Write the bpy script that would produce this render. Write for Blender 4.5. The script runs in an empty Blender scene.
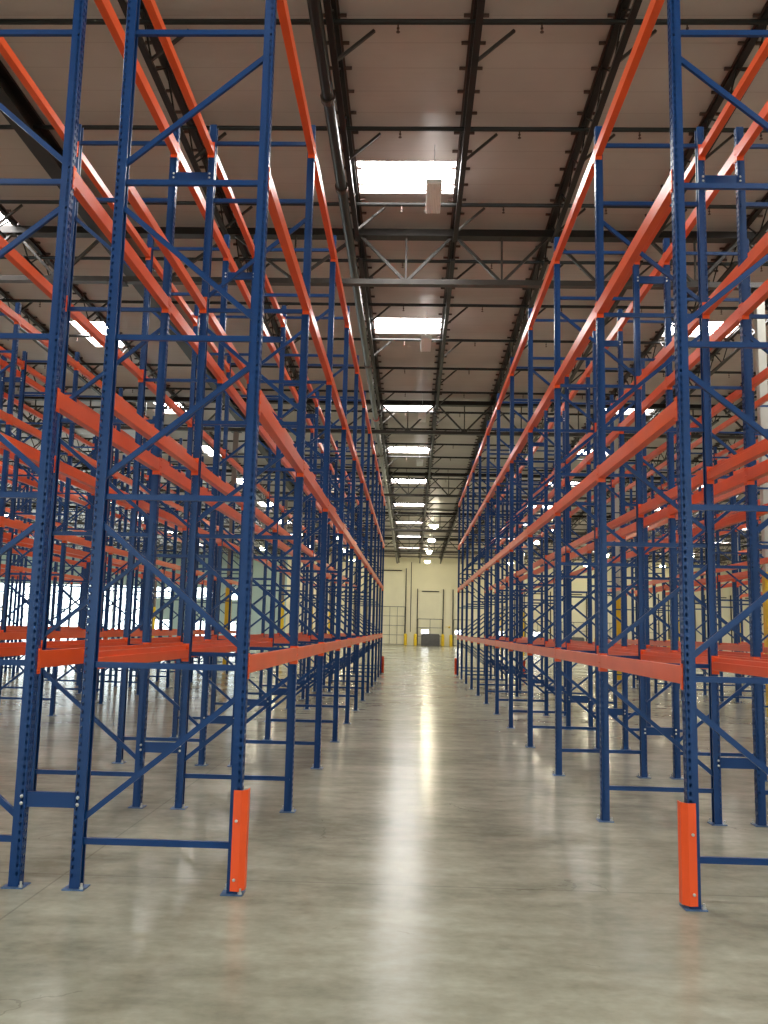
import bpy, bmesh, math, random
from mathutils import Vector, Matrix
random.seed(7)
S = bpy.context.scene
COL = S.collection

# ------------------------------------------------------------------ camera model (also used to leave out what is never seen)
F_PX, PITCH, YAW, ROLL, CAM_H = 880.0, 0.1316, 0.0329, 0.0228, 1.6813
cp, sp, cy, sy = math.cos(PITCH), math.sin(PITCH), math.cos(YAW), math.sin(YAW)
FWD = Vector((-sy*cp, cy*cp, sp)); R0 = Vector((cy, sy, 0)); U0 = R0.cross(FWD)
RGT = math.cos(ROLL)*R0 + math.sin(ROLL)*U0
UPV = -math.sin(ROLL)*R0 + math.cos(ROLL)*U0
EYE = Vector((0, 0, CAM_H))


def pix(x, y, z):
    d = Vector((x, y, z)) - EYE
    w = d.dot(FWD)
    if w < 0.05:
        return None
    return 384 + F_PX*d.dot(RGT)/w, 512 - F_PX*d.dot(UPV)/w


cam = bpy.data.cameras.new('camera'); co = bpy.data.objects.new('camera', cam); COL.objects.link(co)
m = Matrix((RGT, UPV, -FWD)).transposed().to_4x4(); m.translation = EYE
co.matrix_world = m
cam.sensor_fit = 'VERTICAL'; cam.sensor_height = 36.0; cam.lens = F_PX/1024*36.0
cam.clip_start = 0.05; cam.clip_end = 400
S.camera = co

# ------------------------------------------------------------------ materials


def new_mat(name):
    mt = bpy.data.materials.new(name); mt.use_nodes = True
    nt = mt.node_tree
    return mt, nt, nt.nodes['Principled BSDF']


def paint(name, col, rough=0.35, metal=0.0, var=0.12, scale=3.0, spec=0.5):
    mt, nt, b = new_mat(name)
    tc = nt.nodes.new('ShaderNodeTexCoord')
    n = nt.nodes.new('ShaderNodeTexNoise'); n.inputs['Scale'].default_value = scale; n.inputs['Detail'].default_value = 4
    nt.links.new(tc.outputs['Object'], n.inputs['Vector'])
    r = nt.nodes.new('ShaderNodeValToRGB')
    r.color_ramp.elements[0].position = 0.3; r.color_ramp.elements[1].position = 0.7
    r.color_ramp.elements[0].color = (*[c*(1-var) for c in col], 1)
    r.color_ramp.elements[1].color = (*[min(1, c*(1+var)) for c in col], 1)
    nt.links.new(n.outputs['Fac'], r.inputs['Fac']); nt.links.new(r.outputs['Color'], b.inputs['Base Color'])
    b.inputs['Roughness'].default_value = rough; b.inputs['Metallic'].default_value = metal
    b.inputs['Specular IOR Level'].default_value = spec
    return mt


def glow(name, col, strength):
    mt, nt, b = new_mat(name)
    b.inputs['Base Color'].default_value = (*col, 1)
    b.inputs['Emission Color'].default_value = (*col, 1)
    b.inputs['Emission Strength'].default_value = strength
    return mt


BLUE = paint('blue_powder_coat', (0.0045, 0.042, 0.165), 0.3, var=0.12, scale=2.0, spec=0.3)
PLATE = paint('worn_blue_plate', (0.09, 0.17, 0.33), 0.35, 0.3, var=0.35, scale=25)
ORANGE = paint('orange_powder_coat', (0.80, 0.105, 0.022), 0.30, var=0.08, scale=2.0, spec=0.3)
GUARD = paint('bright_orange_paint', (0.92, 0.10, 0.018), 0.4, var=0.05)
RED = paint('red_paint', (0.55, 0.04, 0.02), 0.4)
ZINC = paint('zinc_steel', (0.62, 0.63, 0.62), 0.3, 0.7, var=0.1, scale=20)
STEEL = paint('dark_brown_steel', (0.018, 0.014, 0.012), 0.42, var=0.3, scale=2.0, spec=0.25)
PIPE = paint('black_pipe', (0.013, 0.0125, 0.012), 0.28, 0.0, var=0.3, scale=3, spec=0.35)
GREYSTEEL = paint('grey_brown_steel', (0.05, 0.042, 0.037), 0.4, var=0.2, spec=0.3)
YELLOW = paint('safety_yellow', (0.85, 0.58, 0.02), 0.45, var=0.06)
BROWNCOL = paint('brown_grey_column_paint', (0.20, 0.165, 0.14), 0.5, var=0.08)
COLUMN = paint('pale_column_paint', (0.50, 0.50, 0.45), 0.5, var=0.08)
LAMPBODY = paint('white_lamp_housing', (0.85, 0.84, 0.83), 0.4, var=0.04)
DARKGREY = paint('dark_grey_sheet', (0.10, 0.10, 0.10), 0.5, var=0.15)
BLACKWIRE = paint('black_wire', (0.02, 0.02, 0.02), 0.5)
CREAM = paint('cream_wall_paint', (0.87, 0.82, 0.62), 0.6, var=0.04, scale=0.4)
DAYTINT = paint('wall_paint_daylight_tint', (0.42, 0.55, 0.54), 0.6, var=0.04, scale=0.4)  # cool daylight on the far wall's left part, put into its colour
DOORP = paint('cream_door_panel', (0.88, 0.84, 0.65), 0.5, var=0.04, scale=0.8)
BRACKET = paint('rust_brown_clip', (0.07, 0.035, 0.025), 0.5, var=0.2)

SKYGLOW = glow('skylight_diffuser', (1.0, 0.985, 0.96), 34.0)
DAYGLOW = glow('daylit_glass', (0.80, 0.95, 1.0), 3.2)
DAYGLOW3 = glow('daylit_far_glass', (0.82, 0.96, 1.0), 6.0)
DAYGLOW2 = glow('daylit_gap', (0.95, 0.98, 1.0), 9.0)
LAMPGLOW = glow('lit_lamp', (1.0, 0.92, 0.66), 85.0)
LENS = paint('ribbed_lens', (0.90, 0.89, 0.88), 0.35, var=0.04, scale=40)


def concrete():
    mt, nt, b = new_mat('polished_concrete')
    L = nt.links.new
    tc = nt.nodes.new('ShaderNodeTexCoord')

    def noise(scale, detail, rough=0.55, sc=None):
        n = nt.nodes.new('ShaderNodeTexNoise')
        n.inputs['Scale'].default_value = scale; n.inputs['Detail'].default_value = detail; n.inputs['Roughness'].default_value = rough
        if sc:
            mp = nt.nodes.new('ShaderNodeMapping'); mp.inputs['Scale'].default_value = sc
            L(tc.outputs['Object'], mp.inputs['Vector']); L(mp.outputs['Vector'], n.inputs['Vector'])
        else:
            L(tc.outputs['Object'], n.inputs['Vector'])
        return n

    def math_(op, a, bb):
        n = nt.nodes.new('ShaderNodeMath'); n.operation = op
        for i, v in enumerate((a, bb)):
            if hasattr(v, 'is_output') or isinstance(v, bpy.types.NodeSocket):
                L(v, n.inputs[i])
            elif v is not None:
                n.inputs[i].default_value = v
        return n.outputs[0]
    n1 = noise(0.55, 7, 0.6, (0.6, 1.3, 1)); n2 = noise(3.2, 8, 0.65, (0.7, 1.4, 1))
    n3 = noise(14, 6)
    s = math_('ADD', math_('MULTIPLY', n1.outputs['Fac'], 0.5), math_('ADD', math_('MULTIPLY', n2.outputs['Fac'], 0.38), math_('MULTIPLY', n3.outputs['Fac'], 0.12)))
    r = nt.nodes.new('ShaderNodeValToRGB'); L(s, r.inputs['Fac'])
    e = r.color_ramp.elements
    e[0].position = 0.40; e[0].color = (0.232, 0.228, 0.168, 1)
    e[1].position = 0.60; e[1].color = (0.420, 0.418, 0.325, 1)
    # sawn joints
    sx = nt.nodes.new('ShaderNodeSeparateXYZ'); L(tc.outputs['Object'], sx.inputs[0])

    def joint(out, off, pitch, half):
        a = math_('ADD', out, off)
        a = math_('MODULO', a, pitch)
        a = math_('ABSOLUTE', math_('SUBTRACT', a, pitch/2), None)
        return math_('LESS_THAN', a, half)
    j = math_('MAXIMUM', joint(sx.outputs['X'], 2.29+9.0*6+4.5, 9.0, 0.007), joint(sx.outputs['Y'], -6.1+8.72*6+4.36, 8.72, 0.009))
    mx = nt.nodes.new('ShaderNodeMix'); mx.data_type = 'RGBA'
    L(math_('MULTIPLY', j, 0.3), mx.inputs['Factor']); L(r.outputs['Color'], mx.inputs['A'])
    mx.inputs['B'].default_value = (0.09, 0.08, 0.06, 1)
    # hairline cracks
    v = nt.nodes.new('ShaderNodeTexVoronoi'); v.feature = 'DISTANCE_TO_EDGE'; v.inputs['Scale'].default_value = 0.55
    wn = noise(2.2, 5)
    mp = nt.nodes.new('ShaderNodeVectorMath'); mp.operation = 'ADD'
    L(tc.outputs['Object'], mp.inputs[0])
    sc = nt.nodes.new('ShaderNodeVectorMath'); sc.operation = 'SCALE'; sc.inputs['Scale'].default_value = 0.5
    L(wn.outputs['Color'], sc.inputs[0]); L(sc.outputs[0], mp.inputs[1]); L(mp.outputs[0], v.inputs['Vector'])
    mask = noise(0.9, 3)
    cr = math_('MULTIPLY', math_('LESS_THAN', v.outputs['Distance'], 0.0035), math_('GREATER_THAN', mask.outputs['Fac'], 0.60))
    mx2 = nt.nodes.new('ShaderNodeMix'); mx2.data_type = 'RGBA'
    L(math_('MULTIPLY', cr, 0.3), mx2.inputs['Factor']); L(mx.outputs['Result'], mx2.inputs['A'])
    mx2.inputs['B'].default_value = (0.10, 0.085, 0.06, 1)
    L(mx2.outputs['Result'], b.inputs['Base Color'])
    rr = nt.nodes.new('ShaderNodeMapRange'); L(n2.outputs['Fac'], rr.inputs['Value'])
    rr.inputs['From Min'].default_value = 0.3; rr.inputs['From Max'].default_value = 0.7
    rr.inputs['To Min'].default_value = 0.17; rr.inputs['To Max'].default_value = 0.22
    L(rr.outputs['Result'], b.inputs['Roughness'])
    b.inputs['Specular IOR Level'].default_value = 0.12
    bp = nt.nodes.new('ShaderNodeBump'); bp.inputs['Strength'].default_value = 0.01; bp.inputs['Distance'].default_value = 0.01
    L(n1.outputs['Fac'], bp.inputs['Height']); L(bp.outputs['Normal'], b.inputs['Normal'])
    return mt


def roof_lining():
    mt, nt, b = new_mat('roof_lining')
    L = nt.links.new
    tc = nt.nodes.new('ShaderNodeTexCoord'); sx = nt.nodes.new('ShaderNodeSeparateXYZ'); L(tc.outputs['Object'], sx.inputs[0])
    a = nt.nodes.new('ShaderNodeMath'); a.operation = 'PINGPONG'; L(sx.outputs['Y'], a.inputs[0]); a.inputs[1].default_value = 0.305
    c = nt.nodes.new('ShaderNodeMath'); c.operation = 'LESS_THAN'; L(a.outputs[0], c.inputs[0]); c.inputs[1].default_value = 0.012
    n = nt.nodes.new('ShaderNodeTexNoise'); n.inputs['Scale'].default_value = 0.8; n.inputs['Detail'].default_value = 4; L(tc.outputs['Object'], n.inputs['Vector'])
    r = nt.nodes.new('ShaderNodeValToRGB'); L(n.outputs['Fac'], r.inputs['Fac'])
    r.color_ramp.elements[0].position = .3; r.color_ramp.elements[0].color = (0.43, 0.375, 0.35, 1)
    r.color_ramp.elements[1].position = .7; r.color_ramp.elements[1].color = (0.50, 0.445, 0.415, 1)
    mx = nt.nodes.new('ShaderNodeMix'); mx.data_type = 'RGBA'
    mu = nt.nodes.new('ShaderNodeMath'); mu.operation = 'MULTIPLY'; L(c.outputs[0], mu.inputs[0]); mu.inputs[1].default_value = 0.3
    L(mu.outputs[0], mx.inputs['Factor']); L(r.outputs['Color'], mx.inputs['A']); mx.inputs['B'].default_value = (0.28, 0.23, 0.2, 1)
    L(mx.outputs['Result'], b.inputs['Base Color'])
    b.inputs['Roughness'].default_value = 0.34; b.inputs['Specular IOR Level'].default_value = 0.5
    w = nt.nodes.new('ShaderNodeTexNoise'); w.inputs['Scale'].default_value = 1.7
    mp = nt.nodes.new('ShaderNodeMapping'); mp.inputs['Scale'].default_value = (0.4, 3, 1); L(tc.outputs['Object'], mp.inputs['Vector']); L(mp.outputs['Vector'], w.inputs['Vector'])
    bp = nt.nodes.new('ShaderNodeBump'); bp.inputs['Strength'].default_value = 0.25; bp.inputs['Distance'].default_value = 0.04
    L(w.outputs['Fac'], bp.inputs['Height']); L(bp.outputs['Normal'], b.inputs['Normal'])
    return mt


CONC, LINING = concrete(), roof_lining()

# ------------------------------------------------------------------ mesh helpers


class MB:
    def __init__(self):
        self.v, self.f = [], []

    def add(self, vs, fs):
        b = len(self.v); self.v += [tuple(x) for x in vs]; self.f += [tuple(b+i for i in f) for f in fs]
        return self

    def box(self, x0, x1, y0, y1, z0, z1):
        vs = [(x, y, z) for z in (z0, z1) for y in (y0, y1) for x in (x0, x1)]
        return self.add(vs, [(0, 2, 3, 1), (4, 5, 7, 6), (0, 1, 5, 4), (2, 6, 7, 3), (0, 4, 6, 2), (1, 3, 7, 5)])

    def bar(self, a, b, w, h, up=(0, 0, 1)):
        a, b = Vector(a), Vector(b); d = (b-a).normalized()
        s = d.cross(Vector(up))
        s = s.normalized() if s.length > 1e-5 else Vector((1, 0, 0))
        t = s.cross(d)
        vs = [p + s*i*w/2 + t*j*h/2 for p in (a, b) for (i, j) in ((-1, -1), (1, -1), (1, 1), (-1, 1))]
        return self.add(vs, [(0, 1, 2, 3), (7, 6, 5, 4), (0, 4, 5, 1), (1, 5, 6, 2), (2, 6, 7, 3), (3, 7, 4, 0)])

    def tube(self, a, b, r, n=12, r2=None):
        a, b = Vector(a), Vector(b); d = (b-a).normalized()
        s = d.cross(Vector((0, 0, 1)))
        s = s.normalized() if s.length > 1e-5 else Vector((1, 0, 0))
        t = s.cross(d); r2 = r if r2 is None else r2
        vs = [p + (s*math.cos(2*math.pi*i/n)+t*math.sin(2*math.pi*i/n))*q for p, q in ((a, r), (b, r2)) for i in range(n)]
        fs = [(i, (i+1) % n, n+(i+1) % n, n+i) for i in range(n)] + [tuple(range(n-1, -1, -1)), tuple(range(n, 2*n))]
        return self.add(vs, fs)

    def lathe(self, prof, n=20, c=(0, 0, 0)):
        b = []
        for (r, z) in prof:
            b += [(c[0]+r*math.cos(2*math.pi*i/n), c[1]+r*math.sin(2*math.pi*i/n), c[2]+z) for i in range(n)]
        fs = [(k*n+i, k*n+(i+1) % n, (k+1)*n+(i+1) % n, (k+1)*n+i) for k in range(len(prof)-1) for i in range(n)]
        fs += [tuple(range(n-1, -1, -1)), tuple(range((len(prof)-1)*n, len(prof)*n))]
        return self.add(b, fs)

    def prism(self, prof, axis, a, b):
        """closed outline extruded from a to b along axis; prof in the two other axes, in order"""
        def P(u, v, t):
            return {'x': (t, u, v), 'y': (u, t, v), 'z': (u, v, t)}[axis]
        n = len(prof)
        vs = [P(u, v, t) for t in (a, b) for (u, v) in prof]
        return self.add(vs, [(i, (i+1) % n, n+(i+1) % n, n+i) for i in range(n)] + [tuple(range(n-1, -1, -1)), tuple(range(n, 2*n))])

    def mesh(self, name, mat, bevel=0, smooth=False, weld=False):
        me = bpy.data.meshes.new(name); me.from_pydata(self.v, [], self.f); me.update()
        bm = bmesh.new(); bm.from_mesh(me)
        if weld:
            bmesh.ops.remove_doubles(bm, verts=bm.verts, dist=1e-5)
        bmesh.ops.recalc_face_normals(bm, faces=bm.faces)
        if bevel:
            bmesh.ops.bevel(bm, geom=bm.edges[:], offset=bevel, segments=2, affect='EDGES', clamp_overlap=True)
        bm.to_mesh(me); bm.free()
        if smooth:
            for p in me.polygons:
                p.use_smooth = True
        me.materials.append(mat)
        return me


def ob(name, me, parent=None, loc=(0, 0, 0), rot=(0, 0, 0)):
    o = bpy.data.objects.new(name, me); COL.objects.link(o)
    o.location = loc; o.rotation_euler = rot
    if parent is not None:
        o.parent = parent
    return o


def tag(o, label=None, cat=None, group=None, kind=None):
    for k, v in (('label', label), ('category', cat), ('group', group), ('kind', kind)):
        if v:
            o[k] = v
    return o


ORD = ['first', 'second', 'third', 'fourth', 'fifth', 'sixth', 'seventh', 'eighth', 'ninth', 'tenth', 'eleventh', 'twelfth', 'thirteenth', 'fourteenth', 'fifteenth',
       'sixteenth', 'seventeenth', 'eighteenth', 'nineteenth', 'twentieth']
ORD += ['twenty-'+o for o in ORD[:9]] + ['thirtieth']

# ------------------------------------------------------------------ roof geometry
H0, SL = 11.15, 0.0225
YB, YF = -13.0, 91.8          # back and far wall
XW, XE = -50.0, 39.0
def roof(y): return H0 - SL*y
TILT = -math.atan(SL)
JP = 2.145                    # joist pitch
JX0 = 0.82
joist_right = [JX0 + JP*k for k in range(-1, 18)] + [-4.2]
joist_left = [-7.1 - JP*k for k in range(1, 17)]
JOISTS = sorted(x for x in joist_right + joist_left if XW+0.3 < x < XE-0.3)
GIRDERS = [5.13 + 13.77*k for k in range(6)]

# skylight positions (bays between joists) and rows
SKYL = 1.22
SKYX = [(-1.325, 0.82), (7.255, 9.40), (15.835, 17.98), (24.415, 26.56), (33.0, 35.1)]
SKYY = [-7.7, 0.5, 8.7, 16.85, 25.15, 33.85, 41.6, 49.6, 57.8, 66.0, 74.3, 82.5]
# (x0, x1, y centre, length): crosswise ones in the centre and right bays, lengthwise ones left of the column line
SKY = [(a, b, y, SKYL) for (a, b) in SKYX for y in SKYY]
SKY += [(a, a+1.32, 18.0 + 8.2*k, 2.25) for a in (-10.45, -21.3, -32.0, -42.7) for k in range(-3, 9)]

# floor
fl = MB().box(XW-1, XE+1, YB-1, YF+1, -0.2, 0.0)
tag(ob('floor', fl.mesh('floor', CONC)), kind='structure')

# ceiling slab, with real openings where the skylights sit
cxs = sorted(set([XW-0.5, XE+0.5] + [v for p in SKY for v in (p[0]+0.06, p[1]-0.06)]))
cys = sorted(set([YB-0.5, YF+0.5] + [v for p in SKY for v in (p[2]-p[3]/2, p[2]+p[3]/2)]))
cb = MB()
for i in range(len(cxs)-1):
    for j in range(len(cys)-1):
        a, b, c, d = cxs[i], cxs[i+1], cys[j], cys[j+1]
        hole = any(p[0]+.05 < (a+b)/2 < p[1]-.05 and abs((c+d)/2-p[2]) < p[3]/2 for p in SKY)
        if not hole:
            cb.add([(a, c, roof(c)), (b, c, roof(c)), (b, d, roof(d)), (a, d, roof(d))], [(0, 1, 2, 3)])
for (x0, x1, y, ln) in SKY:        # curb round each opening
    a, b, c, d = x0+.06, x1-.06, y-ln/2, y+ln/2
    for (p, q) in (((a, c), (b, c)), ((b, c), (b, d)), ((b, d), (a, d)), ((a, d), (a, c))):
        z0, z1 = roof(p[1]), roof(q[1])
        cb.add([(p[0], p[1], z0), (q[0], q[1], z1), (q[0], q[1], z1+0.16), (p[0], p[1], z0+0.16)], [(0, 1, 2, 3)])
tag(ob('ceiling', cb.mesh('ceiling', LINING, weld=True)), kind='structure')

# skylights: frame and glowing translucent pane, set into the openings
nwin = 1
pane_me = {}
for (x0, x1, y, ln) in SKY:
    w = x1-x0-0.12
    key = round(w, 3), ln
    if key not in pane_me:
        fr = MB()
        fr.box(-w/2, w/2, -ln/2, -ln/2+0.03, -0.05, 0.0); fr.box(-w/2, w/2, ln/2-0.03, ln/2, -0.05, 0.0)
        fr.box(-w/2, -w/2+0.03, -ln/2, ln/2, -0.05, 0.0); fr.box(w/2-0.03, w/2, -ln/2, ln/2, -0.05, 0.0)
        pn = MB()
        n = 8
        grid = [((-w/2+w*i/n), (-ln/2+ln*j/n), 0.10*(1-(2*i/n-1)**4)*(1-(2*j/n-1)**4)) for j in range(n+1) for i in range(n+1)]
        pn.add(grid, [(j*(n+1)+i, j*(n+1)+i+1, (j+1)*(n+1)+i+1, (j+1)*(n+1)+i) for j in range(n) for i in range(n)])
        pane_me[key] = (fr.mesh('skylight_frame', LAMPBODY), pn.mesh('skylight_pane', SKYGLOW))
    e = bpy.data.objects.new('window_%d' % nwin, None); COL.objects.link(e); nwin += 1
    e.location = ((x0+x1)/2, y, roof(y)+0.12); e.rotation_euler = (TILT, 0, 0)
    tag(e, kind='structure')
    ob('skylight_frame', pane_me[key][0], e); ob('skylight_pane', pane_me[key][1], e)

# ------------------------------------------------------------------ walls
tag(ob('wall_left', MB().box(XW-0.3, XW, YB, YF, 0, 12).mesh('wall_left', CREAM)), kind='structure')
tag(ob('wall_right', MB().box(XE, XE+0.3, YB, YF, 0, 12).mesh('wall_right', CREAM)), kind='structure')
# back wall with two tall daylit dock openings (behind the viewer)
tag(ob('wall_back', MB().box(XW-0.3, XE+0.3, YB-0.3, YB, 0, 12).mesh('wall_back', CREAM)), kind='structure')
for bx in (-24, -9, 6, 21):
    e = bpy.data.objects.new('window_%d' % nwin, None); COL.objects.link(e); nwin += 1
    e.location = (bx, YB+0.02, 0.6); tag(e, kind='structure')
    f = MB().box(-3.1, 3.1, -.02, .06, 5.0, 5.12).box(-3.1, 3.1, -.02, .06, -.12, 0).box(-3.1, -3.0, -.02, .06, -.12, 5.12).box(3.0, 3.1, -.02, .06, -.12, 5.12)
    ob('window_frame', f.mesh('window_frame', STEEL), e)
    ob('window_pane', MB().box(-3, 3, 0, 0.03, 0, 5).mesh('window_pane', DAYGLOW), e)

# far wall: cream to the right, daylight tint painted in and big daylit glass at the left
LX = -13.0
tag(ob('wall_far', MB().box(LX, XE+0.3, YF, YF+0.3, 0, 9.6).mesh('wall_far', CREAM)), kind='structure')
tag(ob('wall_far_left', MB().box(XW-0.3, LX, YF, YF+0.3, 0, 9.6).mesh('wall_far_left', DAYTINT)), kind='structure')


def glazing(x0, x1, z0, z1, cols, rows, mat=DAYGLOW3):
    global nwin
    e = bpy.data.objects.new('window_%d' % nwin, None); COL.objects.link(e); nwin += 1
    e.location = ((x0+x1)/2, YF, z0); tag(e, kind='structure')
    w, h = x1-x0, z1-z0
    f = MB()
    for i in range(cols+1):
        x = -w/2+w*i/cols; f.box(x-.05, x+.05, -.09, -.01, 0, h)
    for j in range(rows+1):
        z = h*j/rows; f.box(-w/2-.05, w/2+.05, -.10, -.01, z-.05, z+.05)
    ob('window_frame', f.mesh('window_frame', COLUMN), e)
    ob('window_pane', MB().box(-w/2, w/2, -.05, -.02, 0, h).mesh('window_pane', mat), e)


glazing(-49.0, -29.0, 0.3, 5.55, 9, 2)
for x0, x1 in ((-27.6, -25.0), (-23.3, -20.6), (-19.4, -16.8)):
    glazing(x0, x1, 4.25, 5.5, 2, 1)
    glazing(x0, x1, 0.45, 2.1, 2, 1)
glazing(-28.8, -28.0, 0.3, 5.5, 1, 2)

# ------------------------------------------------------------------ roof steel
JD = 0.60                       # joist depth
JSEG = [(GIRDERS[k], (GIRDERS+[YF])[k+1]) for k in range(6)]
BR = 2.745                       # pitch of the pipes and of the kicker braces
PIPES = [12.12 + BR*k for k in range(-1, 30) if 12.12 + BR*k < YF-0.5]


def joist_meshes(L, braces):
    tc_ = MB().box(-.055, .055, 0, L, -.065, 0).mesh('top_chord', STEEL)
    bc_ = MB().box(-.05, .05, .45, L-.45, -JD, -JD+.055).mesh('bottom_chord', STEEL)
    wb = MB(); n = int(round((L-.4)/0.66)); n += n % 2
    pts = [(0, .2+(L-.4)*i/n, (-.05 if i % 2 == 0 else -JD+.03)) for i in range(n+1)]
    for p, q in zip(pts, pts[1:]):
        wb.bar(p, q, .026, .026, (1, 0, 0))
    wb = wb.mesh('web', STEEL)
    nb = MB().box(-.09, .09, 0, L, -.02, -.002)
    k = 0
    y = .3
    while y < L-.2:
        for s in (-1, 1):
            nb.box(min(s*.085, s*.19), max(s*.085, s*.19), y-.018, y+.018, -.045, -.002)
        y += .61
    nb = nb.mesh('nailer', BRACKET)
    br = MB().bar((.02, 0, -JD+.02), (.60, 0, -.06), .045, .045).mesh('kicker_brace', GREYSTEEL)
    return tc_, bc_, wb, nb, br


def in_view(x, y, z, mrg=70):
    p = pix(x, y, z)
    return p is not None and -mrg < p[0] < 768+mrg and -mrg < p[1] < 1024+mrg


nj = 0
for (y0, y1) in JSEG:
    L = (y1-y0-.04)/math.cos(TILT)
    by = [p + .32 for p in PIPES if y0+.5 < p+.32 < y1-.4]
    ms = joist_meshes(L, by)
    for x in JOISTS:
        if not any(in_view(x, y0+(y1-y0)*t, roof(y0)-.3) for t in (0, .15, .3, .5, .75, 1)):
            continue
        r = bpy.data.objects.new('roof_joist_beam', None); COL.objects.link(r)
        r.location = (x, y0+.02, roof(y0)-.012); r.rotation_euler = (TILT, 0, 0)
        tag(r, kind='structure'); nj += 1
        for nm, me in zip(('top_chord', 'bottom_chord', 'web', 'nailer'), ms):
            ob(nm, me, r)
        for b in by:
            if b < 70:
                ob('kicker_brace', ms[4], r, (0, (b-y0-.02)/math.cos(TILT), 0))

GD = 1.16
for gy in GIRDERS[1:]:
    xs = [x for x in JOISTS if in_view(x, gy, roof(gy)-.6, 260)] + ([-7.1] if in_view(-7.1, gy, 9, 260) else [])
    xs.sort()
    a, b = xs[0]-.5, xs[-1]+.5
    r = bpy.data.objects.new('roof_girder_beam', None); COL.objects.link(r)
    zt = roof(gy)-.13
    r.location = (0, gy, zt); tag(r, kind='structure')
    ob('top_chord', MB().box(a, b, -.13, .13, -.16, 0).mesh('top_chord', STEEL), r)
    ob('bottom_chord', MB().box(a, b, -.09, .09, -GD-.12, -GD).mesh('bottom_chord', GREYSTEEL), r)
    wb = MB()
    for p, q in zip(xs, xs[1:]):
        mx_ = (p+q)/2
        wb.bar((p+.06, 0, -.14), (mx_-.04, 0, -GD), .06, .07, (0, 1, 0)); wb.bar((q-.06, 0, -.14), (mx_+.04, 0, -GD), .06, .07, (0, 1, 0))
        wb.bar((mx_, 0, -.14), (mx_, 0, -GD), .04, .04, (0, 1, 0))
    ob('web', wb.mesh('web', GREYSTEEL), r)

# deep solid beam along the left column line
d = MB()
prof = [(-.16, 0), (.16, 0), (.16, -.05), (.03, -.05), (.03, -.36), (.16, -.36), (.16, -.42), (-.16, -.42), (-.16, -.36), (-.03, -.36), (-.03, -.05), (-.16, -.05)]
vs = [(x, y, z + roof(y) - .015) for y in (5.4, YF-.02) for (x, z) in prof]
n = len(prof)
d.add(vs, [(i, (i+1) % n, n+(i+1) % n, n+i) for i in range(n)] + [tuple(range(n-1, -1, -1)), tuple(range(n, 2*n))])
tag(ob('roof_main_beam', d.mesh('roof_main_beam', STEEL), None, (-7.1, 0, 0)), kind='structure')

# columns
for cx in (-21.6, -6.78, 7.56, 22.1):
    for gy in GIRDERS[1:]:
        if not in_view(cx, gy, 3, 40):
            continue
        zt = roof(gy)-.13-GD-.13
        r = bpy.data.objects.new('building_column', None); COL.objects.link(r); r.location = (cx, gy, 0); bare = cx < 0 and cx > -10 and gy < 25; tag(r, kind='structure')
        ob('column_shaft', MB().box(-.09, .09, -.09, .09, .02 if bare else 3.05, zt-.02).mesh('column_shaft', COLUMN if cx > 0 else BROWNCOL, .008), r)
        if not bare:
            ob('column_guard', MB().box(-.105, .105, -.105, .105, .02, 3.05).mesh('column_guard', YELLOW, .02), r)
        ob('base_plate', MB().box(-.2, .2, -.2, .2, 0, .02).mesh('base_plate', ZINC), r)
        ob('cap_plate', MB().box(-.2, .2, -.16, .16, zt-.02, zt).mesh('cap_plate', STEEL), r)

# ------------------------------------------------------------------ sprinkler pipes
head_me = MB().lathe([(.012, 0), (.012, -.05), (.022, -.06), (.022, -.08), (.008, -.085), (.008, -.12), (.03, -.125), (.03, -.135)], 8).mesh('sprinkler_head', BRACKET)
for i, y in enumerate(PIPES[1:]):
    xs = [x for x in [XW+2 + .5*k for k in range(160)] if x < XE and in_view(x, y, roof(y)-.2, 90)]
    if not xs:
        continue
    z = roof(y) - .17
    r = ob('sprinkler_pipe', MB().tube((xs[0], 0, 0), (xs[-1], 0, 0), .042, 10).mesh('sprinkler_pipe', PIPE, smooth=False), None, (0, y, z))
    tag(r, 'dark sprinkler pipe crossing under the roof, %s from the near end' % ORD[i], 'pipe', 'sprinkler pipes crossing under the roof')
    if y < 50:
        for a, b in zip(JOISTS, JOISTS[1:]):
            mx_ = (a+b)/2
            if xs[0] < mx_ < xs[-1] and b-a < 2.6:
                ob('sprinkler_head', head_me, r, (mx_-.1, 0, -.035))

# big main running lengthwise beside the aisle's left edge
ym0, ym1 = 9.0, 90.5
zz = lambda y: roof(y) - .68
mp = bpy.data.objects.new('sprinkler_main', None); COL.objects.link(mp)
tag(mp, 'thick dark sprinkler main running lengthwise under the roof above the left aisle row', 'pipe')
mp.location = (-1.49, 0, 0)
ob('main_pipe', MB().tube((0, ym0, zz(ym0)), (0, ym1, zz(ym1)), .098, 20).mesh('main_pipe', PIPE, smooth=False), mp)
for k, y in enumerate((13.2, 16.0, 20.3, 26.7, 33.2, 39.5, 46)):
    o = ob('coupling', MB().tube((0, y-.06, zz(y-.06)), (0, y+.06, zz(y+.06)), .125, 16).mesh('coupling', RED if k == 4 else BRACKET), mp)
    if k == 4:
        o['label'] = 'red pipe coupling'
for y in (14.9, 19.9, 25.5, 31.2, 36.8, 42.5):
    ob('pipe_hanger', MB().bar((0, y, zz(y)+.09), (0, y, roof(y)-.005), .02, .02).mesh('pipe_hanger', STEEL), mp)

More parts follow.
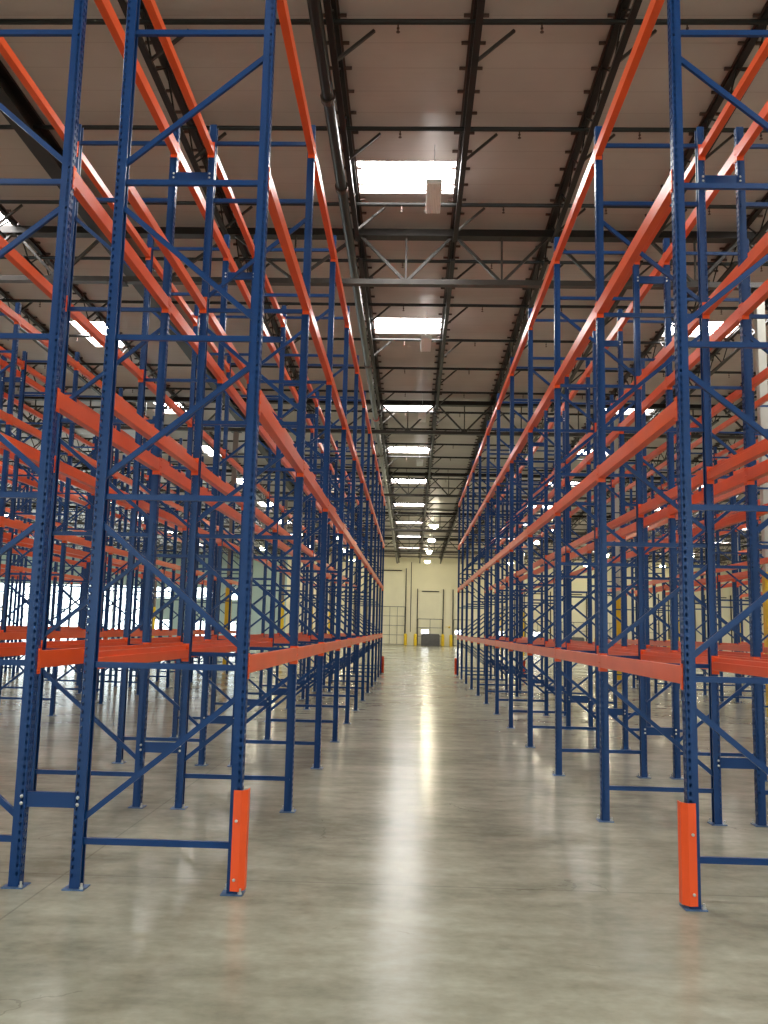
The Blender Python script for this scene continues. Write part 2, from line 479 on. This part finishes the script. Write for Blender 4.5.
# ------------------------------------------------------------------ hanging lights
box_me = MB().box(-.15, .15, -.61, .61, 0, .09).mesh('housing', LAMPBODY, .012)
lens = MB()
for k in range(9):
    x = -.128 + .032*k
    lens.prism([(x-.014, 0), (x+.014, 0), (x, -.018)], 'y', -.59, .59)
lens_me = lens.mesh('ribbed_lens', LENS)
chain_me = MB().tube((0, 0, .09), (0, 0, 1), .006, 6).mesh('hanging_cable', ZINC)
for i, y in enumerate((16.15, 24.45, 32.6, 40.8)):
    r = bpy.data.objects.new('box_light', None); COL.objects.link(r)
    z = roof(y) - .82
    r.location = (.29, y, z)
    tag(r, 'white box light hanging unlit under the centre skylight, %s from the near end' % ORD[i], 'ceiling light', 'unlit box lights under the centre skylights')
    ob('housing', box_me, r); ob('ribbed_lens', lens_me, r)
    for s in (-.5, .5):
        c = ob('hanging_cable', chain_me, r, (0, s, .0))
        c.scale = (1, 1, (roof(y+s)-z)/1.0)
        c.location = (0, s, 0)

bowl = MB().lathe([(.05, .34), (.09, .30), (.11, .12), (.30, .0), (.31, -.01), (.29, -.01)], 20).mesh('lamp_housing', LAMPBODY)
disc = MB().lathe([(.285, -.008), (.28, -.08), (.24, -.16), (.15, -.22), (.02, -.245)], 20).mesh('lit_lens', LAMPGLOW)
LINES = [(1.55, 'above the aisle', 0), (9.9, 'beyond the right aisle racks', 0), (-6.0, 'beyond the left aisle racks', 0),
         (17.4, 'second line to the right of the aisle', 2), (-13.5, 'second line to the left of the aisle', 2), (24.9, 'third line to the right of the aisle', 2)]
for lx, nm, first in LINES:
    k = 0
    for y in (62.4, 70.6, 79.2, 88.2)[first:]:
        r = bpy.data.objects.new('high_bay_lamp', None); COL.objects.link(r)
        z = roof(y) - .68
        r.location = (lx, y, z)
        tag(r, 'lit round lamp hanging %s, %s from near end' % (nm, ORD[k]), 'ceiling light', 'lit round lamps at the far end'); k += 1
        ob('lamp_housing', bowl, r); ob('lit_lens', disc, r)
        ob('hanging_rod', MB().tube((0, 0, .34), (0, 0, .675), .012, 8).mesh('hanging_rod', STEEL), r)

# ------------------------------------------------------------------ racking
D0, BAY = 5.8052, 2.52
FD, GAP = 1.0054, 0.3885
ROW2 = 2*FD + GAP
XL, XR = -1.0921, 1.7917
AISLE = XR - XL
PW, PD, PT = .076, .070, 6.7168            # post width, depth, top
LEVELS = [1.334, 3.103, 4.723, 6.358]
NF = 12


def post_mesh():
    b = MB()
    pitch, z0 = .0508, .06
    n = int((PT - z0 - .03)/pitch)
    # local: front face at x=0, body toward -x; y from -PW/2..PW/2
    def strip(P, u0, u1, hole_r=None):
        """face strip between u0 and u1; P(u, z) gives the point"""
        if not hole_r:
            b.add([P(u0, .008), P(u1, .008), P(u1, PT), P(u0, PT)], [(0, 1, 2, 3)]); return
        c = (u0+u1)/2
        b.add([P(u0, .008), P(u1, .008), P(u1, z0), P(u0, z0)], [(0, 1, 2, 3)])
        zt = z0 + n*pitch
        b.add([P(u0, zt), P(u1, zt), P(u1, PT), P(u0, PT)], [(0, 1, 2, 3)])
        for k in range(n):
            za = z0+k*pitch; zb = za+pitch; zc = (za+zb)/2
            r, h = hole_r, hole_r*1.35
            o = [P(u0, za), P(u1, za), P(u1, zb), P(u0, zb)]
            i = [P(c-r*.55, zc-h), P(c+r*.55, zc-h), P(c+r, zc+h*.3), P(c+r*.6, zc+h), P(c-r*.6, zc+h), P(c-r, zc+h*.3)]
            b.add(o+i, [(0, 1, 5, 4), (1, 2, 7, 6, 5), (2, 3, 8, 7), (3, 0, 4, 9, 8)])
    c = .006
    strip(lambda u, z: (0, u, z), -PW/2+c, 0, .0105)
    strip(lambda u, z: (0, u, z), 0, PW/2-c, .0105)
    for s in (-1, 1):
        b.add([(0, s*(PW/2-c), .008), (-c, s*PW/2, .008), (-c, s*PW/2, PT), (0, s*(PW/2-c), PT)], [(0, 1, 2, 3)])
        strip(lambda u, z: (-u, s*PW/2, z), c, .032, .0095)
        strip(lambda u, z: (-u, s*PW/2, z), .032, PD)
        b.add([(-PD, s*PW/2, .008), (-PD, s*(PW/2-.016), .008), (-PD, s*(PW/2-.016), PT), (-PD, s*PW/2, PT)], [(0, 1, 2, 3)])
    b.box(-.052, -.003, -.001, .001, .02, PT-.01)      # added blocker plate, stops light through the holes so they look dark
    return b.mesh('post', BLUE, weld=True)


POST = post_mesh()
FOOT = MB().box(-.105, .035, -.065, .065, 0, .008).mesh('foot_plate', PLATE, .002)
ANCHOR = MB().lathe([(.014, 0), (.014, .012), (.008, .012), (.008, .035)], 8).mesh('anchor_bolt', ZINC)
HBAR = MB().prism([(-.014, -.019), (.014, -.019), (.014, -.012), (.014, .019), (-.014, .019)], 'x', -FD/2-.005, FD/2+.005).mesh('horizontal_brace', BLUE)
HZ = [.291, 1.404, 2.519, 3.630, 4.765, 5.915, 6.53]
DIAGS = []
for k in range(5):
    lo, hi = HZ[k]+.115, HZ[k+1]-.16
    up = (k % 2 == 0)                      # up: rises towards the aisle post (+x)
    a, b_ = (-FD/2-.01, lo), (FD/2+.01, hi)
    if not up:
        a, b_ = (-FD/2-.01, hi), (FD/2+.01, lo)
    DIAGS.append(MB().bar((a[0], 0, a[1]), (b_[0], 0, b_[1]), .026, .036, (0, 0, 1)).mesh('diagonal_brace', BLUE))


def make_frame():
    r = bpy.data.objects.new('rack_upright_frame', None); COL.objects.link(r)
    for s in (1, -1):
        x = s*(FD/2 + PD/2)
        rz = 0 if s == 1 else math.pi
        ob('post', POST, r, (x, 0, 0), (0, 0, rz))
        f = ob('foot_plate', FOOT, r, (x, 0, 0), (0, 0, rz))
        ob('anchor_bolt', ANCHOR, f, (.016, -.045, .008)); ob('anchor_bolt', ANCHOR, f, (-.085, .045, .008))
    for z in HZ:
        ob('horizontal_brace', HBAR, r, (0, 0, z))
    for dm in DIAGS:
        ob('diagonal_brace', dm, r)
    return r


def copy_tree(o, parent=None):
    c = o.copy(); COL.objects.link(c)
    if parent is not None:
        c.parent = parent
    for ch in KIDS.get(o, ()):
        copy_tree(ch, c)
    return c


KIDS = {}
def record(o):
    KIDS[o] = list(o.children)
    for c in o.children:
        record(c)


# rows: name -> (x of aisle-side post, o = +1 if its aisle lies towards +x, words for the labels)
ROWS = {}
def add_pair(side, n, x_front, w_front, w_back):
    s = -1 if side == 'left' else 1
    ROWS[side, n] = (x_front, -s, w_front)
    ROWS[side, n+1] = (x_front + s*ROW2, s, w_back)


for side, s, x in (('left', -1, XL), ('right', 1, XR)):
    add_pair(side, 1, x, '%s aisle row' % side, 'row backing %s aisle row' % side)
    x += s*(ROW2 + AISLE)
    add_pair(side, 3, x, 'first row past %s side-aisle' % side, 'second row past %s side-aisle' % side)
    x += s*(ROW2 + AISLE)
    add_pair(side, 5, x, 'third row past %s side-aisle' % side, 'fourth row past %s side-aisle' % side)


def row_seen(x, y, mrg=45):
    ps = [pix(x+dx, y, z) for z in (0, 1.5, 3.2, 5, 6.7) for dx in (-.6, .6)]
    return any(p and -mrg < p[0] < 768+mrg and -mrg < p[1] < 1024+mrg for p in ps)


proto = None
FRAMES = {}
for (side, n), (xa, o, w) in ROWS.items():
    xc = xa - o*FD/2                      # middle of the frame
    for k in range(NF):
        y = D0 + BAY*k
        if not row_seen(xc, y):
            continue
        if proto is None:
            r = proto = make_frame(); bpy.context.view_layer.update(); record(proto)
        else:
            r = copy_tree(proto)
        r.location = (xc, y, 0); r.rotation_euler = (0, 0, 0 if o == 1 else math.pi)
        tag(r, 'blue perforated upright frame, %s from near end, %s' % (ORD[k], w), 'rack frame', 'upright frames of the %s racks' % side)
        FRAMES[side, n, k] = r

# beams
BL = BAY - PW - .010
BPROF = [(.030, 0), (.032, .002), (.032, .113), (.030, .115), (-.004, .115), (-.006, .113), (-.006, .076), (-.030, .076), (-.032, .074), (-.032, .002), (-.030, 0)]
BEAM = MB().prism(BPROF, 'y', -BL/2, BL/2).mesh('rack_crossbeam', ORANGE)
CONN = {}
for e in (-1, 1):
    b = MB()
    y0 = e*(BL/2); y1 = e*(BL/2+.0035)
    prof = [(-.034, y0), (.0335, y0), (.0335, e*(BL/2+.047)), (.0290, e*(BL/2+.047)), (.0290, y1), (-.034, y1)]
    b.prism(prof, 'z', -.036, .130)
    for zc in (-.018, .047, .112):           # lock rivets on the front flange
        b.tube((.0335, e*(BL/2+.030), zc), (.0365, e*(BL/2+.030), zc), .008, 8)
    CONN[e] = b.mesh('end_connector', ORANGE)
LV = ['lowest', 'second-level', 'third-level', 'top']
cand = []
for (side, n), (xa, o, w) in ROWS.items():
    for k in range(NF-1):
        for li, z in enumerate(LEVELS):
            for end in (0, 1):
                px_ = xa if end == 0 else xa - o*FD
                out = o if end == 0 else -o    # the way its front face looks
                x = px_ + out*.0065
                y = D0 + BAY*(k+.5)
                a, b_ = pix(x, y-1.2, z+.1), pix(x, y+1.2, z+.1)
                if not a or not b_:
                    continue
                if max(a[0], b_[0]) < -40 or min(a[0], b_[0]) > 808 or max(a[1], b_[1]) < -40:
                    continue
                size = 1.0/(x*x + y*y)
                face = 'right' if out == 1 else 'left'
                cand.append((size, side, n, k, li, x, y, z+.036, out, face, w))
cand.sort(key=lambda c: -c[0])
NB = 300
bp = None
for c in cand[:NB]:
    _, side, n, k, li, x, y, z, out, face, w = c
    if bp is None:
        bp = ob('rack_crossbeam', BEAM)
        for e in (-1, 1):
            ob('end_connector', CONN[e], bp)
        bpy.context.view_layer.update(); record(bp); r = bp
    else:
        r = copy_tree(bp)
    r.location = (x, y, z); r.rotation_euler = (0, 0, 0 if out == 1 else math.pi)
    tag(r, 'orange %s beam, %s bay from near end, %s face, %s' % (LV[li], ORD[k], face, w), 'rack beam', 'load beams of the %s racks' % side)
rest = MB()
for c in cand[NB:]:
    _, side, n, k, li, x, y, z, out, face, w = c
    pf = [(x+out*u, z+v) for (u, v) in BPROF]
    rest.prism(pf, 'y', y-BL/2, y+BL/2)
    for e in (-1, 1):
        ys = sorted((y+e*BL/2, y+e*(BL/2+.0035))); xs = sorted((x-.034*out, x+.0335*out))
        rest.box(xs[0], xs[1], ys[0], ys[1], z-.036, z+.13)
        ys = sorted((y+e*(BL/2+.0035), y+e*(BL/2+.047))); xs = sorted((x+.029*out, x+.0335*out))
        rest.box(xs[0], xs[1], ys[0], ys[1], z-.036, z+.13)
if rest.v:
    tag(ob('distant_rack_crossbeams', rest.mesh('distant_rack_crossbeams', ORANGE)), 'orange load beams of the more distant rack rows and bays', 'rack beam', kind='stuff')

# row spacers between back-to-back frames
SPW = GAP - PD - .004
SPM = MB().prism([(-.018, -.047), (.012, -.047), (.012, -.042), (-.013, -.042), (-.013, .042), (.012, .042), (.012, .047), (-.018, .047)], 'x', -SPW/2, SPW/2).mesh('row_spacer', BLUE)
TAB = {}
for s in (-1, 1):
    xs = sorted((s*(SPW/2-.004), s*(SPW/2+.002)))
    TAB[s] = MB().box(xs[0], xs[1], -.02, .03, -.047, .047).mesh('end_tab', BLUE)
BOLT = MB().lathe([(.0, 0), (.011, 0), (.011, .005), (.007, .008), (.0, .009)], 10).mesh('bolt_head', ZINC)
sproto = None
for side, s in (('left', -1), ('right', 1)):
    for n, w in ((1, 'beside the aisle'), (3, 'past the side-aisle'), (5, 'farthest out')):
        if (side, n) not in ROWS:
            continue
        xa, o, _ = ROWS[side, n]
        xm = xa + s*(FD + GAP/2)
        for k in range(NF):
            if (side, n, k) not in FRAMES or (side, n+1, k) not in FRAMES:
                continue
            for z, hw in ((.541, 'low'), (6.165, 'high')):
                if k == 0 and hw == 'high':
                    continue
                if sproto is None:
                    r = sproto = ob('row_spacer', SPM)
                    for e in (-1, 1):
                        ob('end_tab', TAB[e], r)
                        for dz in (-.022, .022):
                            ob('bolt_head', BOLT, r, (e*(GAP/2-.012), -PW/2, dz), (math.pi/2, 0, 0))
                    bpy.context.view_layer.update(); record(r)
                else:
                    r = copy_tree(sproto)
                r.location = (xm, D0+BAY*k, z)
                tag(r, 'blue spacer bolted %s between %s back-to-back frames %s, %s pair from near end' % (hw, side, w, ORD[k]), 'spacer', 'row spacers between the %s racks' % side)

# post guards at the row ends, bolted to the aisle-side posts
def guard_mesh(wide=0.0):
    # plan outline for an aisle towards +x, seen from -y: flat face, slanted deflector, return
    o = [(-.012, -.052), (.040 + wide*.4, -.060), (.074 + wide, -.020), (.076 + wide, .040)]
    i = [(.070 + wide, .040), (.068 + wide, -.018), (.037 + wide*.4, -.054), (-.012, -.046)]
    return MB().prism(o + i, 'z', .026, .640).mesh('post_guard', GUARD)


GM = guard_mesh(); GFAR = guard_mesh(.045)
GB = MB().lathe([(0, 0), (.010, 0), (.010, .006), (.007, .009), (0, .010)], 10).mesh('bolt_head', ZINC)
for (side, n), (xa, o, w) in ROWS.items():
    for k, endw in ((0, 'near'), (NF-1, 'far')):
        if (side, n, k) not in FRAMES or not row_seen(xa, D0+BAY*k, 10):
            continue
        if n > 4:
            continue
        r = ob('post_guard', GM if k == 0 else GFAR, None, (xa, D0+BAY*k, 0))
        # mirror by scale so the deflector always faces the aisle and the end of the row
        r.scale = (o, 1 if k == 0 else -1, 1)
        tag(r, 'bright orange bolted post guard on the %s end post, %s' % (endw, w), 'post guard', 'orange post guards at the row ends')
        for z in (.095, .452):
            ob('bolt_head', GB, r, (.012, -.0565, z), (math.pi/2, 0, 0))

# ------------------------------------------------------------------ far wall dock doors and their fittings
def dock_door(i, x0, x1, mesh_h, top, panel=True):
    r = bpy.data.objects.new('door_%d' % i, None); COL.objects.link(r)
    r.location = ((x0+x1)/2, YF, 0); tag(r, kind='structure')
    w = x1-x0
    pb = MB()
    for k in range(6):
        z0, z1 = 0.02 + k*(top-.1)/6, 0.02 + (k+1)*(top-.1)/6 - .02
        pb.box(-w/2+.1, w/2-.1, -.05, -.005, z0, z1)
    ob('door_panel', pb.mesh('door_panel', DOORP), r)
    tr = MB()
    for s in (-1, 1):
        tr.box(s*w/2-.04, s*w/2+.04, -.14, -.005, 0.02, top+.25)
    ob('door_track', tr.mesh('door_track', STEEL), r)
    ob('spring_shaft', MB().tube((-w/2+.45, -.1, top), (w/2-.45, -.1, top), .05, 10).mesh('spring_shaft', STEEL), r)
    return r


def mesh_gate(x0, x1, h, rows, cols, label):
    g = bpy.data.objects.new('security_gate', None); COL.objects.link(g); g.location = ((x0+x1)/2, YF-.28, 0)
    tag(g, label, 'gate', 'black mesh gates at the far doors')
    w = x1-x0
    f = MB()
    f.bar((-w/2, 0, .02), (-w/2, 0, h), .05, .05, (0, 1, 0)); f.bar((w/2, 0, .02), (w/2, 0, h), .05, .05, (0, 1, 0))
    f.bar((-w/2, 0, h), (w/2, 0, h), .05, .05); f.bar((-w/2, 0, .1), (w/2, 0, .1), .05, .05)
    ob('gate_frame', f.mesh('gate_frame', BLACKWIRE), g)
    b = MB()
    for j in range(1, rows):
        b.bar((-w/2, 0, .1+(h-.1)*j/rows), (w/2, 0, .1+(h-.1)*j/rows), .035, .035)
    for i in range(1, cols):
        x = -w/2 + w*i/cols
        b.bar((x, 0, .1), (x, 0, h), .035, .035, (0, 1, 0))
    ob('gate_bars', b.mesh('gate_bars', BLACKWIRE), g)


dock_door(1, -4.6, -.55, 4, 7.7)
dock_door(2, .66, 3.34, 2.7, 5.6)
DX = [4.34 + 3.68*k for k in range(9)]
for i, x in enumerate(DX):
    dock_door(3+i, x, x+2.68, 2.7, 5.6)
dock_door(12, -9.6, -5.9, 4, 7.7)
mesh_gate(-4.5, -.62, 3.95, 4, 5, 'tall black mesh gate across the wide far door left of the aisle end')
mesh_gate(.74, 3.26, 2.75, 3, 2, 'low black mesh gate across the far dock door at the aisle end')
for i, x in enumerate(DX[:7]):
    mesh_gate(x+.08, x+2.6, 2.75, 3, 2, 'low black mesh gate, %s right of the aisle-end dock door on the far wall' % ORD[i])

# dark grey leveller plate standing on end, daylight gap above it
lv = bpy.data.objects.new('dock_leveler', None); COL.objects.link(lv); lv.location = (2.05, YF-.75, 0)
tag(lv, 'dark grey upright dock plate standing before the far dock door at the aisle end', 'dock leveler', 'grey dock plates at the far doors')
p = MB().prism([(-.95, .02), (.95, .02), (.95, 1.1), (.85, 1.24), (-.8, 1.26), (-.95, 1.1)], 'y', -.12, .12).mesh('plate', DARKGREY, .01)
ob('plate', p, lv)
ob('lip', MB().box(-.9, .9, -.17, -.13, .05, .35).mesh('lip', DARKGREY, .005), lv)
for i, x in enumerate(DX[1:6]):
    l2 = bpy.data.objects.new('dock_leveler', None); COL.objects.link(l2); l2.location = (x+1.34, YF-.75, 0)
    tag(l2, 'dark grey upright dock plate at far wall, %s from the aisle-end one' % ORD[i], 'dock leveler', 'grey dock plates at the far doors')
    ob('plate', p, l2)
for x0, x1 in ((1.15, 1.85), (4.62, 5.25), (9.0, 9.6), (12.6, 13.3)):
    e = bpy.data.objects.new('window_%d' % nwin, None); COL.objects.link(e); nwin += 1
    e.location = ((x0+x1)/2, YF-.07, 1.28); tag(e, kind='structure')
    w = x1-x0
    ob('window_frame', MB().box(-w/2-.04, w/2+.04, .0, .03, .38, .42).box(-w/2-.04, w/2+.04, .0, .03, -.04, 0).mesh('window_frame', STEEL), e)
    ob('window_pane', MB().box(-w/2, w/2, -.01, .02, 0, .38).mesh('window_pane', DAYGLOW2), e)

BOL = MB().lathe([(.16, .0), (.16, 1.12), (.13, 1.19), (.07, 1.23), (.0, 1.24)], 18).mesh('post_sleeve', YELLOW)
BASE = MB().lathe([(.2, 0), (.2, .02), (.17, .03)], 18).mesh('base_collar', DARKGREY)
bols = [(-.51, 'left of the conduit between the far doors'), (.50, 'at the left jamb of the aisle-end dock door'), (3.30, 'at the right jamb of the aisle-end dock door'), (4.13, 'left of the first door right of the aisle end')]
for i, x in enumerate(DX[1:7]):
    bols.append((x-.25, 'between far doors, %s to the right past the aisle view' % ORD[i]))
for x, w in bols:
    r = bpy.data.objects.new('bollard', None); COL.objects.link(r); r.location = (x, YF-.95, 0)
    tag(r, 'yellow bollard ' + w, 'bollard', 'yellow bollards along the far wall')
    ob('post_sleeve', BOL, r); ob('base_collar', BASE, r)
tag(ob('mounted_conduit', MB().tube((0, 0, 1.4), (0, 0, 8.6), .035, 8).mesh('conduit', STEEL), None, (-.02, YF-.04, 0)), 'thin dark vertical conduit on the far wall between two doors', 'conduit')
dl = bpy.data.objects.new('mounted_dock_light', None); COL.objects.link(dl); dl.location = (3.62, YF-.02, 1.9)
tag(dl, 'small yellow dock light on an arm beside the aisle-end door', 'light')
ob('arm', MB().bar((0, 0, 0), (0, -.4, .1), .04, .04).bar((0, -.4, .1), (.3, -.5, .1), .04, .04).mesh('arm', YELLOW), dl)
ob('lamp_head', MB().tube((.25, -.5, .05), (.45, -.5, .05), .08, 12, .11).mesh('lamp_head', YELLOW), dl)

# ------------------------------------------------------------------ world, colour, sampling
wd = bpy.data.worlds.new('world'); S.world = wd; wd.use_nodes = True
bg = wd.node_tree.nodes['Background']; bg.inputs['Color'].default_value = (0.75, 0.88, 1, 1); bg.inputs['Strength'].default_value = 0.6
S.view_settings.view_transform = 'Standard'; S.view_settings.look = 'None'
S.view_settings.gamma = 1.0; S.view_settings.use_curve_mapping = False
S.view_settings.exposure = 0.0
c = S.cycles
c.max_bounces = 7; c.diffuse_bounces = 5; c.glossy_bounces = 4; c.transmission_bounces = 2
c.sample_clamp_indirect = 8.0; c.caustics_reflective = False; c.caustics_refractive = False
c.use_denoising = True
print('JOISTS', nj, 'FRAMES', len(FRAMES), 'BEAMS', len(cand), 'OBJ', len(bpy.data.objects))
